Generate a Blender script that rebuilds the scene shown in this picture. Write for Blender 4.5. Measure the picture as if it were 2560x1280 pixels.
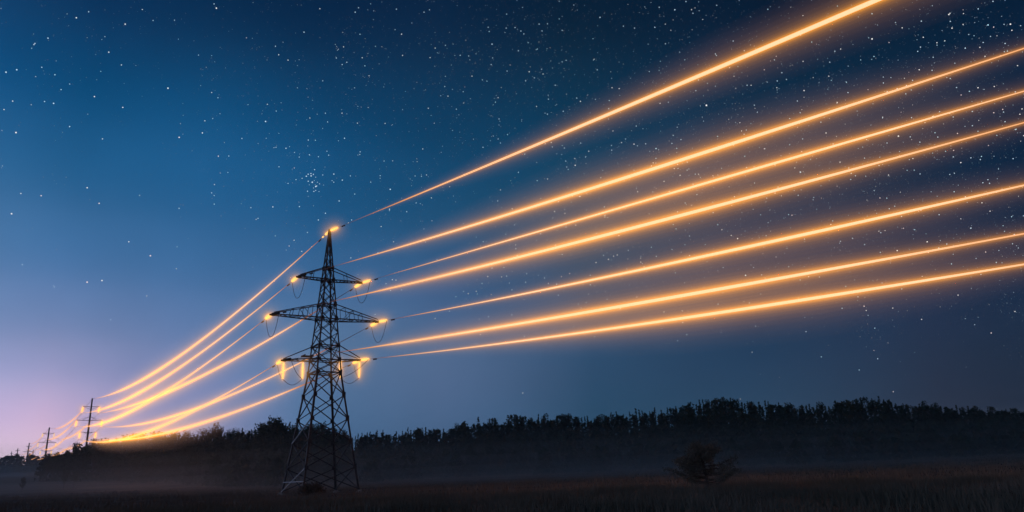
import bpy, math, random
import numpy as np

for o in list(bpy.data.objects):
    bpy.data.objects.remove(o, do_unlink=True)
scene = bpy.context.scene
COL = scene.collection
R = math.radians
D2R = math.pi / 180

# ------------------------------------------------------------------ camera
CAM_Z = 1.7
PITCH, ROLL, F = R(16.8), R(2.3), 1800.0 / 2560.0
r0 = np.array([1, 0, 0.0]); u0 = np.array([0, -math.sin(PITCH), math.cos(PITCH)]); FW = np.array([0, math.cos(PITCH), math.sin(PITCH)])
RT = r0 * math.cos(ROLL) - u0 * math.sin(ROLL)
UP = u0 * math.cos(ROLL) + r0 * math.sin(ROLL)
from mathutils import Matrix, Vector
cam = bpy.data.cameras.new('camera')
camo = bpy.data.objects.new('camera', cam)
COL.objects.link(camo)
cam.sensor_width = 36.0
cam.lens = 36.0 * F
cam.clip_start = 0.1
cam.clip_end = 20000
camo.matrix_world = Matrix(((RT[0], UP[0], -FW[0], 0), (RT[1], UP[1], -FW[1], 0), (RT[2], UP[2], -FW[2], CAM_Z), (0, 0, 0, 1)))
scene.camera = camo


def azel(x, y):
    """azimuth (deg, clockwise from +Y) and tangent of elevation seen at a point of the 2560 x 1280 photograph"""
    d = FW * 1800 + RT * (x - 1280) - UP * (y - 640)
    return math.atan2(d[0], d[1]) / D2R, d[2] / math.hypot(d[0], d[1])


def polar(a, dist, z=0.0):
    return np.array([dist * math.sin(a * D2R), dist * math.cos(a * D2R), z])


def lin(c):
    out = []
    for v in c[:3]:
        v = v / 255.0
        out.append(v / 12.92 if v <= 0.04045 else ((v + 0.055) / 1.055) ** 2.4)
    return tuple(out) + (1.0,)


# ------------------------------------------------------------------ sky
SKY_AZ = [-42, -33, -25, -16, -6, 6, 18, 30, 42]
SKY_EL = [0, 2, 4, 7, 10, 14, 19, 25, 32, 40]
SKY_RGB = [
    [(250, 252, 236), (246, 231, 246), (210, 204, 248), (170, 178, 224), (133, 154, 201), (97, 133, 180), (62, 111, 158), (27, 85, 134), (17, 64, 108), (7, 61, 104)],
    [(250, 251, 236), (252, 227, 246), (229, 198, 230), (178, 171, 213), (132, 147, 192), (87, 125, 175), (51, 104, 153), (20, 82, 129), (10, 53, 93), (4, 46, 85)],
    [(214, 192, 219), (189, 178, 215), (157, 159, 201), (133, 145, 192), (109, 133, 180), (78, 119, 169), (47, 102, 152), (24, 86, 134), (11, 53, 90), (4, 36, 70)],
    [(88, 124, 165), (82, 119, 163), (84, 122, 165), (89, 123, 164), (88, 121, 160), (69, 109, 154), (39, 93, 140), (20, 79, 124), (11, 50, 85), (4, 30, 61)],
    [(81, 108, 142), (75, 105, 141), (78, 107, 145), (83, 109, 147), (81, 108, 146), (65, 97, 138), (37, 83, 122), (18, 69, 107), (13, 47, 78), (4, 27, 55)],
    [(57, 88, 111), (47, 81, 108), (43, 78, 107), (44, 76, 107), (46, 78, 110), (42, 76, 106), (31, 71, 98), (15, 60, 89), (10, 41, 65), (3, 24, 46)],
    [(65, 86, 110), (55, 78, 105), (46, 73, 100), (38, 65, 94), (34, 61, 90), (31, 56, 84), (24, 53, 80), (14, 50, 77), (8, 33, 57), (3, 24, 46)],
    [(52, 58, 74), (47, 54, 71), (42, 52, 72), (38, 52, 76), (35, 51, 78), (28, 47, 73), (18, 43, 68), (13, 42, 67), (3, 25, 47), (3, 24, 46)],
    [(31, 39, 52), (23, 35, 49), (19, 35, 51), (18, 38, 59), (16, 37, 60), (13, 34, 58), (9, 31, 56), (7, 32, 58), (4, 24, 48), (4, 24, 48)],
]
SKYLINE = [(-32.9, 0.037),(-32.2, 0.0395),(-31.26, 0.0443),(-30.71, 0.0473),(-30.42, 0.049),(-30.04, 0.0511),(-29.68, 0.0506),(-29.26, 0.0505),(-28.9, 0.0545),(-28.41, 0.0576),(-27.45, 0.0588),(-25.97, 0.0613),(-25.03, 0.062),(-23.92, 0.0617),(-23.58, 0.0568),(-23.27, 0.063),(-22.63, 0.0672),(-22.14, 0.0656),(-21.83, 0.0562),(-21.51, 0.0576),(-21.13, 0.0638),(-20.87, 0.0662),(-20.47, 0.0671),(-20.05, 0.066),(-19.62, 0.0619),(-19.37, 0.0703),(-18.82, 0.0731),(-18.27, 0.077),(-17.94, 0.0774),(-17.55, 0.0727),(-17.18, 0.0706),(-16.81, 0.0613),(-16.53, 0.0622),(-15.82, 0.066),(-15.49, 0.0715),(-15.09, 0.0652),(-14.22, 0.0639),(-13.33, 0.0609),(-12.73, 0.056),(-12.14, 0.0568),(-11.55, 0.0585),(-10.95, 0.0577),(-9.75, 0.0581),(-8.69, 0.0581),(-8.39, 0.0632),(-7.93, 0.0624),(-7.23, 0.0636),(-6.87, 0.0571),(-6.25, 0.063),(-5.49, 0.0584),(-4.71, 0.0679),(-4.24, 0.0714),(-3.62, 0.0662),(-3.15, 0.0712),(-2.7, 0.0651),(-2.31, 0.0718),(-1.85, 0.0715),(-1.3, 0.0637),(-0.88, 0.0698),(-0.18, 0.0768),(0.12, 0.0728),(1.36, 0.0714),(2.29, 0.0702),(3.39, 0.0742),(4.46, 0.0702),(5.38, 0.0668),(6.31, 0.0687),(7.55, 0.0708),(8.78, 0.0724),(10.0, 0.0739),(11.2, 0.0717),(12.12, 0.0761),(12.58, 0.0782),(13.63, 0.0803),(14.82, 0.0811),(15.4, 0.081),(16.83, 0.0783),(18.22, 0.0747),(19.22, 0.0766),(19.89, 0.0727),(20.52, 0.0655),(21.47, 0.0653),(22.3, 0.0683),(22.58, 0.0635),(23.25, 0.0696),(23.81, 0.0733),(24.33, 0.0736),(24.95, 0.0698),(25.73, 0.0707),(26.46, 0.0678),(27.15, 0.0621),(27.87, 0.0606),(28.83, 0.0589),(29.51, 0.0561),(30.42, 0.0535),(31.31, 0.05),(32.64, 0.0487),(34.34, 0.0455),]

world = bpy.data.worlds.new("World")
scene.world = world
world.use_nodes = True
wt = world.node_tree
wt.nodes.clear()
N = lambda t, ty, **k: _node(t, ty, k)


def _node(tree, ty, k):
    n = tree.nodes.new(ty)
    for a, b in k.items():
        setattr(n, a, b)
    return n


def mth(t, op, a, b=None, c=None):
    n = N(t, 'ShaderNodeMath', operation=op)
    for i, v in enumerate((a, b, c)):
        if v is None:
            continue
        if isinstance(v, (int, float)):
            n.inputs[i].default_value = v
        else:
            t.links.new(v, n.inputs[i])
    return n.outputs[0]


tc = N(wt, 'ShaderNodeTexCoord')
nrm = N(wt, 'ShaderNodeVectorMath', operation='NORMALIZE')
wt.links.new(tc.outputs['Generated'], nrm.inputs[0])
sx = N(wt, 'ShaderNodeSeparateXYZ')
wt.links.new(nrm.outputs[0], sx.inputs[0])
az = mth(wt, 'MULTIPLY', mth(wt, 'ARCTAN2', sx.outputs[0], sx.outputs[1]), 180 / math.pi)
el = mth(wt, 'MULTIPLY', mth(wt, 'ARCSINE', sx.outputs[2]), 180 / math.pi)
elf = mth(wt, 'DIVIDE', el, 90.0)
prev = None
for i, a in enumerate(SKY_AZ):
    rmp = N(wt, 'ShaderNodeValToRGB')
    cr = rmp.color_ramp
    cr.interpolation = 'CARDINAL'
    stops = list(zip(SKY_EL, SKY_RGB[i])) + [(70, tuple(int(v * 0.7) for v in SKY_RGB[i][-1]))]
    while len(cr.elements) < len(stops):
        cr.elements.new(0.5)
    for e, (p, c) in zip(cr.elements, stops):
        e.position = p / 90.0
    for e, (p, c) in zip(cr.elements, stops):
        e.color = lin(c)
    wt.links.new(elf, rmp.inputs[0])
    if prev is None:
        prev = rmp.outputs[0]
    else:
        mr = N(wt, 'ShaderNodeMapRange', interpolation_type='LINEAR')
        wt.links.new(az, mr.inputs['Value'])
        mr.inputs['From Min'].default_value = SKY_AZ[i - 1]
        mr.inputs['From Max'].default_value = a
        mx = N(wt, 'ShaderNodeMix', data_type='RGBA')
        wt.links.new(mr.outputs[0], mx.inputs[0])
        wt.links.new(prev, mx.inputs[6])
        wt.links.new(rmp.outputs[0], mx.inputs[7])
        prev = mx.outputs[2]
# faint mottling of the night air
ns = N(wt, 'ShaderNodeTexNoise')
ns.inputs['Scale'].default_value = 5.0
ns.inputs['Detail'].default_value = 4.0
wt.links.new(nrm.outputs[0], ns.inputs['Vector'])
mr = N(wt, 'ShaderNodeMapRange')
wt.links.new(ns.outputs[0], mr.inputs['Value'])
mr.inputs['From Min'].default_value = 0.3; mr.inputs['From Max'].default_value = 0.7
mr.inputs['To Min'].default_value = 0.93; mr.inputs['To Max'].default_value = 1.07
vm = N(wt, 'ShaderNodeVectorMath', operation='SCALE')
wt.links.new(prev, vm.inputs[0]); wt.links.new(mr.outputs[0], vm.inputs['Scale'])
bg = N(wt, 'ShaderNodeBackground')
wt.links.new(vm.outputs[0], bg.inputs['Color'])
bg.inputs['Strength'].default_value = 1.0
wo = N(wt, 'ShaderNodeOutputWorld')
wt.links.new(bg.outputs[0], wo.inputs['Surface'])

scene.view_settings.view_transform = 'Standard'
scene.view_settings.look = 'None'
scene.view_settings.exposure = 0.0
scene.view_settings.gamma = 1.0
scene.cycles.max_bounces = 6
scene.cycles.volume_bounces = 1
scene.cycles.transparent_max_bounces = 32
scene.cycles.use_denoising = True
scene.cycles.sample_clamp_indirect = 1.0


# ------------------------------------------------------------------ helpers
def tag(o, label=None, cat=None, group=None, kind=None):
    if label: o['label'] = label
    if cat: o['category'] = cat
    if group: o['group'] = group
    if kind: o['kind'] = kind
    return o


class MB:
    """collects pieces of one mesh"""
    def __init__(s):
        s.v = []; s.f = []; s.m = []; s.n = 0; s.attr = []

    def add(s, v, f, m=0, attr=None):
        v = [tuple(map(float, p)) for p in v]
        s.v += v
        s.f += [tuple(i + s.n for i in q) for q in f]
        s.m += [m] * len(f)
        s.attr += list(attr) if attr is not None else [0.0] * len(v)
        s.n += len(v)

    def bar(s, a, b, w, w2=None, m=0, up=None):
        """square bar, section w at a and w2 at b"""
        a = np.array(a, float); b = np.array(b, float); w2 = w if w2 is None else w2
        d = b - a; d /= np.linalg.norm(d)
        q = np.array([0, 0, 1.0]) if up is None else np.array(up, float)
        if abs(d @ q) > .95: q = np.array([1.0, 0, 0])
        x = np.cross(d, q); x /= np.linalg.norm(x); y = np.cross(x, d)
        v = []
        for p, k in ((a, w), (b, w2)):
            for i, j in ((-1, -1), (1, -1), (1, 1), (-1, 1)):
                v.append(p + x * i * k / 2 + y * j * k / 2)
        s.add(v, [(0, 3, 2, 1), (4, 5, 6, 7), (0, 1, 5, 4), (1, 2, 6, 5), (2, 3, 7, 6), (3, 0, 4, 7)], m)

    def angle(s, a, b, w, t, d1, d2, m=0):
        """L-section steel from a to b: legs of width w, thickness t along directions d1 and d2"""
        a = np.array(a, float); b = np.array(b, float)
        d = b - a; d /= np.linalg.norm(d)
        d1 = np.array(d1, float); d1 -= d * (d @ d1); d1 /= np.linalg.norm(d1)
        d2 = np.array(d2, float); d2 -= d * (d @ d2); d2 -= d1 * (d1 @ d2); d2 /= np.linalg.norm(d2)
        prof = [(0, 0), (w, 0), (w, t), (t, t), (t, w), (0, w)]
        v = [p + d1 * i + d2 * j for p in (a, b) for i, j in prof]
        n = 6
        f = [tuple(range(n))[::-1], tuple(range(n, 2 * n))] + [(i, (i + 1) % n, n + (i + 1) % n, n + i) for i in range(n)]
        s.add(v, f, m)

    def tube(s, pts, rad, n=8, m=0, cap=True, attr=None):
        pts = [np.array(p, float) for p in pts]
        if isinstance(rad, (int, float)): rad = [rad] * len(pts)
        v = []; at = []
        for i, p in enumerate(pts):
            d = pts[min(i + 1, len(pts) - 1)] - pts[max(i - 1, 0)]
            d /= np.linalg.norm(d)
            q = np.array([0, 0, 1.0]) if abs(d[2]) < .9 else np.array([1.0, 0, 0])
            x = np.cross(d, q); x /= np.linalg.norm(x); y = np.cross(x, d)
            for k in range(n):
                t = 2 * math.pi * k / n
                v.append(p + (x * math.cos(t) + y * math.sin(t)) * rad[i])
                at.append(attr[i] if attr is not None else 0.0)
        f = []
        for i in range(len(pts) - 1):
            for k in range(n):
                f.append((i * n + k, (i + 1) * n + k, (i + 1) * n + (k + 1) % n, i * n + (k + 1) % n))
        if cap:
            f.append(tuple(range(n))); f.append(tuple(range((len(pts) - 1) * n, len(pts) * n))[::-1])
        s.add(v, f, m, at)

    def build(s, name, mats, parent=None, attr=None, smooth=False, at=None):
        me = bpy.data.meshes.new(name)
        v = s.v
        if at is not None:
            v = [(p[0] - at[0], p[1] - at[1], p[2] - at[2]) for p in v]
        me.from_pydata(v, [], s.f)
        if not isinstance(mats, (list, tuple)): mats = [mats]
        for m in mats: me.materials.append(m)
        me.polygons.foreach_set('material_index', s.m)
        if smooth: me.polygons.foreach_set('use_smooth', [True] * len(s.f))
        if attr:
            a = me.attributes.new(attr, 'FLOAT', 'POINT'); a.data.foreach_set('value', s.attr)
        me.update()
        o = bpy.data.objects.new(name, me)
        COL.objects.link(o)
        if at is not None: o.location = at
        if parent is not None: o.parent = parent
        return o


def empty(name, loc=(0, 0, 0), rz=0.0):
    o = bpy.data.objects.new(name, None)
    COL.objects.link(o)
    o.location = loc; o.rotation_euler = (0, 0, rz); o.empty_display_size = .5
    return o


def copy_tree(o, parent=None):
    c = o.copy(); COL.objects.link(c)
    if parent is not None: c.parent = parent
    for ch in [q for q in CHILD.get(o.name, [])]:
        copy_tree(ch, c)
    return c


CHILD = {}


def pbr(name, col, rough=.8, metal=0.0, noise=None, spec=.3):
    m = bpy.data.materials.new(name); m.use_nodes = True
    t = m.node_tree; b = t.nodes['Principled BSDF']
    b.inputs['Roughness'].default_value = rough
    b.inputs['Metallic'].default_value = metal
    b.inputs['Specular IOR Level'].default_value = spec
    if noise:
        sc, col2 = noise
        g = N(t, 'ShaderNodeNewGeometry'); nz = N(t, 'ShaderNodeTexNoise')
        nz.inputs['Scale'].default_value = sc; nz.inputs['Detail'].default_value = 6
        t.links.new(g.outputs['Position'], nz.inputs['Vector'])
        rp = N(t, 'ShaderNodeValToRGB')
        rp.color_ramp.elements[0].position = .38; rp.color_ramp.elements[0].color = (*col, 1)
        rp.color_ramp.elements[1].position = .62; rp.color_ramp.elements[1].color = (*col2, 1)
        t.links.new(nz.outputs[0], rp.inputs[0]); t.links.new(rp.outputs[0], b.inputs['Base Color'])
    else:
        b.inputs['Base Color'].default_value = (*col, 1)
    return m


M_steel = pbr('galvanised_steel', (.065, .065, .068), .6, .3, (3.0, (.11, .105, .10)))
M_palesteel = pbr('pale_galvanised_steel', (.42, .42, .42), .5, .2, (5.0, (.52, .51, .5)))  # paler tone for the low braces of one face
M_conc = pbr('concrete', (.3, .29, .27), .9, 0, (2.0, (.38, .37, .34)))
M_pole = pbr('pole_concrete', (.16, .155, .15), .9, 0, (1.0, (.2, .2, .19)))
M_cable = pbr('aluminium_cable', (.09, .09, .09), .5, .5)
M_dark = pbr('dark_porcelain', (.05, .045, .04), .3, 0)
M_leafc = pbr('conifer_needles', (.022, .036, .018), .8, 0, (.6, (.035, .05, .025)))
M_leafd = pbr('broad_leaves', (.035, .055, .022), .75, 0, (.6, (.055, .075, .03)))
M_bark = pbr('bark', (.07, .05, .035), .95, 0, (4.0, (.11, .08, .06)))
M_bush = pbr('brown_bush_leaves', (.11, .08, .055), .9, 0, (2.0, (.15, .11, .075)))
M_pine = pbr('young_pine_needles', (.13, .12, .085), .9, 0, (2.5, (.19, .16, .12)))


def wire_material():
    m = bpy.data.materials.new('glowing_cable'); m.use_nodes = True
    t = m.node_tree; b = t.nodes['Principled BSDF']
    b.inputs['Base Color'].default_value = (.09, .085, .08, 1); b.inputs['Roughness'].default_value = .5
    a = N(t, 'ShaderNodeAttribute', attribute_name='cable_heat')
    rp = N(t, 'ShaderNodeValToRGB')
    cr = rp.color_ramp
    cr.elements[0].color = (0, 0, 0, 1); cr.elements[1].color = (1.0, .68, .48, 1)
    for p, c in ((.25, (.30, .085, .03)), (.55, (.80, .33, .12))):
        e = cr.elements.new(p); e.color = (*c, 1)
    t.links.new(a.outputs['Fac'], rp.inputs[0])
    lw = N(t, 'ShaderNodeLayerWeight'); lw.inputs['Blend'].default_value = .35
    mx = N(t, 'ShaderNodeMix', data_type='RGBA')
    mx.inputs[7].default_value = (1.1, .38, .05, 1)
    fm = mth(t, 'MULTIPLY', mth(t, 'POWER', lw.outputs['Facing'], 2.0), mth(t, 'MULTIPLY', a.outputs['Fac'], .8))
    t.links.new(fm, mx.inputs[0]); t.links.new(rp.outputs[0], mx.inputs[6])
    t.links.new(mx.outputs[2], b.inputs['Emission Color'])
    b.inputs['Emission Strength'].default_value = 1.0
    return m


M_wire = wire_material()


def emis(name, c, s):
    m = bpy.data.materials.new(name); m.use_nodes = True
    t = m.node_tree; b = t.nodes['Principled BSDF']
    b.inputs['Base Color'].default_value = (.3, .2, .12, 1)
    b.inputs['Emission Color'].default_value = (*c, 1); b.inputs['Emission Strength'].default_value = s
    return m


M_hotglass = emis('glowing_insulator', (1.0, .60, .21), 1.15)
M_hotglass2 = emis('glowing_insulator_far', (1.0, .60, .18), 1.1)


def vol_emit(name, c, absorb=0.0):
    """bloom halo painted as an even, faintly luminous volume that also absorbs blue light"""
    m = bpy.data.materials.new(name); m.use_nodes = True
    t = m.node_tree; t.nodes.clear()
    o = N(t, 'ShaderNodeOutputMaterial'); e = N(t, 'ShaderNodeEmission')
    k = max(c)
    e.inputs['Color'].default_value = (c[0] / k, c[1] / k, c[2] / k, 1); e.inputs['Strength'].default_value = k
    ab = N(t, 'ShaderNodeVolumeAbsorption'); ad = N(t, 'ShaderNodeAddShader')
    ab.inputs['Color'].default_value = (.97, .72, .1, 1); ab.inputs['Density'].default_value = absorb
    t.links.new(e.outputs[0], ad.inputs[0]); t.links.new(ab.outputs[0], ad.inputs[1])
    t.links.new(ad.outputs[0], o.inputs['Volume'])
    m.cycles.emission_sampling = 'NONE'
    m.cycles.homogeneous_volume = True
    return m


def halo_family(tag_, radii, cols, path):
    return [vol_emit('bloom_halo_%s_%d' % (tag_, i), tuple(v / (2 * r * path) for v in c), HALO_ABSORB[min(len(HALO_ABSORB) - 1, int(i * 10 / len(radii)))] / (2 * r * path)) for i, (r, c) in enumerate(zip(radii, cols))]


HALO_ABSORB = [.02, .025, .035, .05, .065, .075, .07, .05, .03, .02]  # absorption added to take out blue and warm the painted halo
GLOW_COLS = [(.013, .007, .006), (.015, .0075, .005), (.020, .0095, .005), (.030, .0135, .005), (.045, .019, .004), (.07, .028, .003), (.11, .041, .002), (.17, .062, .001), (.26, .095, .001), (.28, .10, .001)]
R_NEAR = [3.6, 3.0, 2.45, 1.95, 1.5, 1.12, .82, .6, .44, .33]
R_FAR = [5.6, 4.6, 3.7, 2.9, 2.2, 1.6, 1.1, .78, .56, .42]
HALO_NEAR = halo_family('near', R_NEAR, [tuple(v * 1.0 for v in c) for c in GLOW_COLS], 1.15)
HALO_FAR = halo_family('far', R_FAR, [tuple(v * 1.7 for v in c) for c in GLOW_COLS], 3.6)

# ------------------------------------------------------------------ ground
def ground_z(x, y):
    d = math.hypot(x, y)
    a = math.atan2(x, y) / D2R
    front = max(0.0, min(1.0, (75 - abs(a)) / 20.0))
    s = max(0.0, d - 135.0)
    z = .034 * s * s / (s + 60.0)
    z += .9 * math.sin(x * .011 + 1.0) * math.sin(y * .013) * min(1.0, max(0.0, d - 130) / 150.0)
    return z * front + .05 * math.sin(x * .21 + y * .13) * math.sin(y * .17 - x * .05)


def build_ground():
    rad = [0, 4, 8, 12, 16, 20, 25, 30, 35, 40, 45, 50, 56, 63, 70, 78, 87, 97, 108, 120, 133, 147, 163, 180, 200, 225, 255, 290, 335, 390, 460, 550, 680, 850, 1100, 1400, 1900, 2440]
    na = 240
    v = [(0, 0, 0.0)]; f = []
    for r_ in rad[1:]:
        for k in range(na):
            a = 2 * math.pi * k / na
            x, y = r_ * math.sin(a), r_ * math.cos(a)
            v.append((x, y, ground_z(x, y) if r_ < 2500 else ground_z(x * 2400 / r_, y * 2400 / r_) * .9))
    for k in range(na): f.append((0, 1 + (k + 1) % na, 1 + k))
    for i in range(len(rad) - 2):
        b = 1 + i * na; c = b + na
        for k in range(na): f.append((b + k, b + (k + 1) % na, c + (k + 1) % na, c + k))
    mb = MB(); mb.add(v, f)
    m = bpy.data.materials.new('meadow_soil'); m.use_nodes = True
    t = m.node_tree; b = t.nodes['Principled BSDF']; b.inputs['Roughness'].default_value = .95
    b.inputs['Specular IOR Level'].default_value = .1
    g = N(t, 'ShaderNodeNewGeometry')
    mp = N(t, 'ShaderNodeMapping'); t.links.new(g.outputs['Position'], mp.inputs['Vector'])
    mp.inputs['Scale'].default_value = (.03, .09, .03)
    n1 = N(t, 'ShaderNodeTexNoise'); n1.inputs['Scale'].default_value = 1.0; n1.inputs['Detail'].default_value = 8; n1.inputs['Roughness'].default_value = .65
    t.links.new(mp.outputs[0], n1.inputs['Vector'])
    rp = N(t, 'ShaderNodeValToRGB'); cr = rp.color_ramp
    cr.elements[0].position = .3; cr.elements[0].color = (.05, .048, .03, 1)
    cr.elements[1].position = .68; cr.elements[1].color = (.32, .22, .15, 1)
    e = cr.elements.new(.48); e.color = (.14, .10, .065, 1)
    t.links.new(n1.outputs[0], rp.inputs[0])
    n2 = N(t, 'ShaderNodeTexNoise'); n2.inputs['Scale'].default_value = 3.5; n2.inputs['Detail'].default_value = 6
    t.links.new(g.outputs['Position'], n2.inputs['Vector'])
    mx = N(t, 'ShaderNodeMix', data_type='RGBA', blend_type='MULTIPLY'); mx.inputs[0].default_value = .7
    t.links.new(rp.outputs[0], mx.inputs[6])
    rp2 = N(t, 'ShaderNodeValToRGB'); rp2.color_ramp.elements[0].position = .3; rp2.color_ramp.elements[0].color = (.45, .45, .45, 1)
    rp2.color_ramp.elements[1].position = .7
    t.links.new(n2.outputs[0], rp2.inputs[0]); t.links.new(rp2.outputs[0], mx.inputs[7])
    t.links.new(mx.outputs[2], b.inputs['Base Color'])
    o = mb.build('ground', m, smooth=True)
    tag(o, kind='structure')
    return o


build_ground()

# ------------------------------------------------------------------ lattice tower
TC = np.array([-28.35, 106.35])
TA = R(36.5)
AX = np.array([math.cos(TA), math.sin(TA), 0]); BX = np.array([-math.sin(TA), math.cos(TA), 0])


def T3(u, v, z):
    return np.array([TC[0], TC[1], 0]) + AX * u + BX * v + np.array([0, 0, z])


def hw(z):
    if z <= 16.9: return 4.15 + (1.9 - 4.15) * (z - .2) / 16.7
    return 1.9 + (.16 - 1.9) * (z - 16.9) / 22.1


TIPS = dict(UL=(-4.7, 31.1), UR=(5.6, 31.4), ML=(-8.3, 25.0), MR=(8.5, 25.4), LL=(-6.3, 18.5), LR=(5.6, 19.2), T=(0.0, 39.1))
tower = empty('lattice_pylon', (TC[0], TC[1], 0))
tag(tower, 'tall dark steel lattice pylon with three crossarms standing in the misty field', 'electricity pylon', 'pylons of the power line')
TO = (TC[0], TC[1], 0.0)


def tpart(mb, name, mats, label=None, smooth=False):
    o = mb.build(name, mats, tower, smooth=smooth, at=TO)
    o.location = (0, 0, 0)
    if label: o['label'] = label
    return o


SG = [(-1, -1), (1, -1), (1, 1), (-1, 1)]
for su, sv in SG:
    mb = MB()
    zs = [.35, 16.9, 39.0]
    for i in range(2):
        a = T3(su * hw(zs[i]), sv * hw(zs[i]), zs[i]); b = T3(su * hw(zs[i + 1]), sv * hw(zs[i + 1]), zs[i + 1])
        w = .27 if i == 0 else .19
        mb.angle(a, b, w, .05, -su * AX, -sv * BX)
    # joint plates
    for z in (3.5, 7.0, 10.2, 13.6, 16.9, 18.8, 20.9, 25.0, 27.2, 31.1, 33.0):
        c = T3(su * (hw(z) + .012), sv * (hw(z) + .012), z); k = .42 if z < 17 else .34
        mb.bar(c - np.array([0, 0, k]), c + np.array([0, 0, k]), .10)
        mb.add([c + AX * (-su * .02) + np.array([0, 0, -k]), c + AX * (-su * .5) + np.array([0, 0, -k * .4]), c + AX * (-su * .5) + np.array([0, 0, k * .4]), c + AX * (-su * .02) + np.array([0, 0, k])], [(0, 1, 2, 3)])
    tpart(mb, 'leg', M_steel)
    mb = MB()
    c = T3(su * hw(.2), sv * hw(.2), 0)
    mb.bar(c + np.array([0, 0, -.6]), c + np.array([0, 0, .2]), 1.1, .9)
    mb.bar(c + np.array([0, 0, .203]), c + np.array([0, 0, .38]), .55, .5)
    tpart(mb, 'footing', M_conc)

LV = [.45, 3.5, 7.0, 10.2, 13.6, 16.9, 18.8, 20.9, 22.9, 25.0, 27.2, 29.2, 31.1, 33.0, 34.7, 36.2, 37.5, 38.6]
HZ = {16.9, 18.8, 20.9, 25.0, 27.2, 31.1, 33.0}
for q in range(4):
    s1, s2 = SG[q], SG[(q + 1) % 4]
    nrm_ = (AX * (s1[0] + s2[0]) + BX * (s1[1] + s2[1])); nrm_ /= np.linalg.norm(nrm_)
    mb = MB(); pale = MB()
    for i in range(len(LV) - 1):
        z0, z1 = LV[i], LV[i + 1]
        w = .125 if z0 < 16 else (.10 if z0 < 31 else .075)
        P = lambda s, z, off: T3(s[0] * hw(z), s[1] * hw(z), z) - nrm_ * off
        tgt = mb
        if q == 3 and z0 < 8 and i in (0, 2):
            tgt = MB()
        tgt.bar(P(s1, z0, .05), P(s2, z1, .05), w) if q != 3 else tgt.bar(P(s1, z0, .05), P(s2, z1, .05), w)
        mb.bar(P(s2, z0, -.04 + .2), P(s1, z1, -.04 + .2), w)
        if z1 in HZ: mb.bar(P(s1, z1, .11), P(s2, z1, .11), w * 1.2)
    if q == 3:
        for z0, z1 in ((LV[0], LV[1]), (LV[2], LV[3]), (1.75, 1.75)):
            pale = MB(); pale.bar(P(s1, z0, .02), P(s2, z1, .02), .13)
            tpart(pale, 'brace', M_palesteel, 'pale steel brace low on the left face')
    tpart(mb, 'lattice_bracing', M_steel)
for z in (16.9, 18.8, 20.9, 25.0, 27.2, 31.1, 33.0):
    h = hw(z) - .1
    mb = MB()
    mb.bar(T3(-h, -h, z - .06), T3(h, h, z - .06), .09); mb.bar(T3(-h, h, z + .02), T3(h, -h, z + .02), .09)
    tpart(mb, 'diaphragm', M_steel)
mb = MB()
mb.bar(T3(0, 0, 38.5), T3(0, 0, 39.35), .5, .26)
tpart(mb, 'peak_cap', M_steel)

for key, zlo, zhi in (('UL', 31.1, 33.0), ('UR', 31.1, 33.0), ('ML', 25.0, 27.2), ('MR', 25.0, 27.2), ('LL', 18.8, 20.9), ('LR', 18.8, 20.9)):
    u, zt = TIPS[key]; s = 1 if u > 0 else -1
    mb = MB()
    tw = .38
    lo = {}; hi = {}
    for sv in (-1, 1):
        lo[sv] = (T3(s * hw(zlo), sv * hw(zlo), zlo), T3(u, sv * tw, zt))
        hi[sv] = (T3(s * hw(zhi), sv * hw(zhi), zhi), T3(u - s * .25, sv * tw, zt + .28))
        mb.bar(*lo[sv], .15); mb.bar(*hi[sv], .11)
    n = 5 if key[0] == 'M' else (4 if key[0] == 'U' else 3)
    L = lambda ab, t: ab[0] + (ab[1] - ab[0]) * t
    for k in range(n):
        t0 = k / n; t1 = (k + 1) / n
        sv = 1 if k % 2 else -1
        mb.bar(L(lo[sv], t0), L(lo[-sv], t1), .08)
        if 0 < k: mb.bar(L(lo[-1], t0), L(lo[1], t0), .08)
        if k and key[0] == 'M' and t0 < .7:
            for w_ in (-1, 1):
                mb.bar(L(lo[w_], t0), L(hi[w_], t0), .07)
                mb.bar(L(lo[w_], t0), L(hi[w_], t1), .06) if k == 1 else None
            mb.bar(L(hi[-1], t0), L(hi[1], t0), .07)
    if key[0] == 'U':
        for w_ in (-1, 1): mb.bar(L(lo[w_], .45), L(hi[w_], .45), .07)
    # plate at the tip
    mb.bar(T3(u - s * .45, 0, zt - .05), T3(u + s * .25, 0, zt - .05), .34, .22)
    mb.bar(T3(u, -tw - .05, zt), T3(u, tw + .05, zt), .16)
    tpart(mb, 'crossarm', M_steel)

DIR_R = np.array([math.sin(R(134)), math.cos(R(134)), 0])


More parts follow.
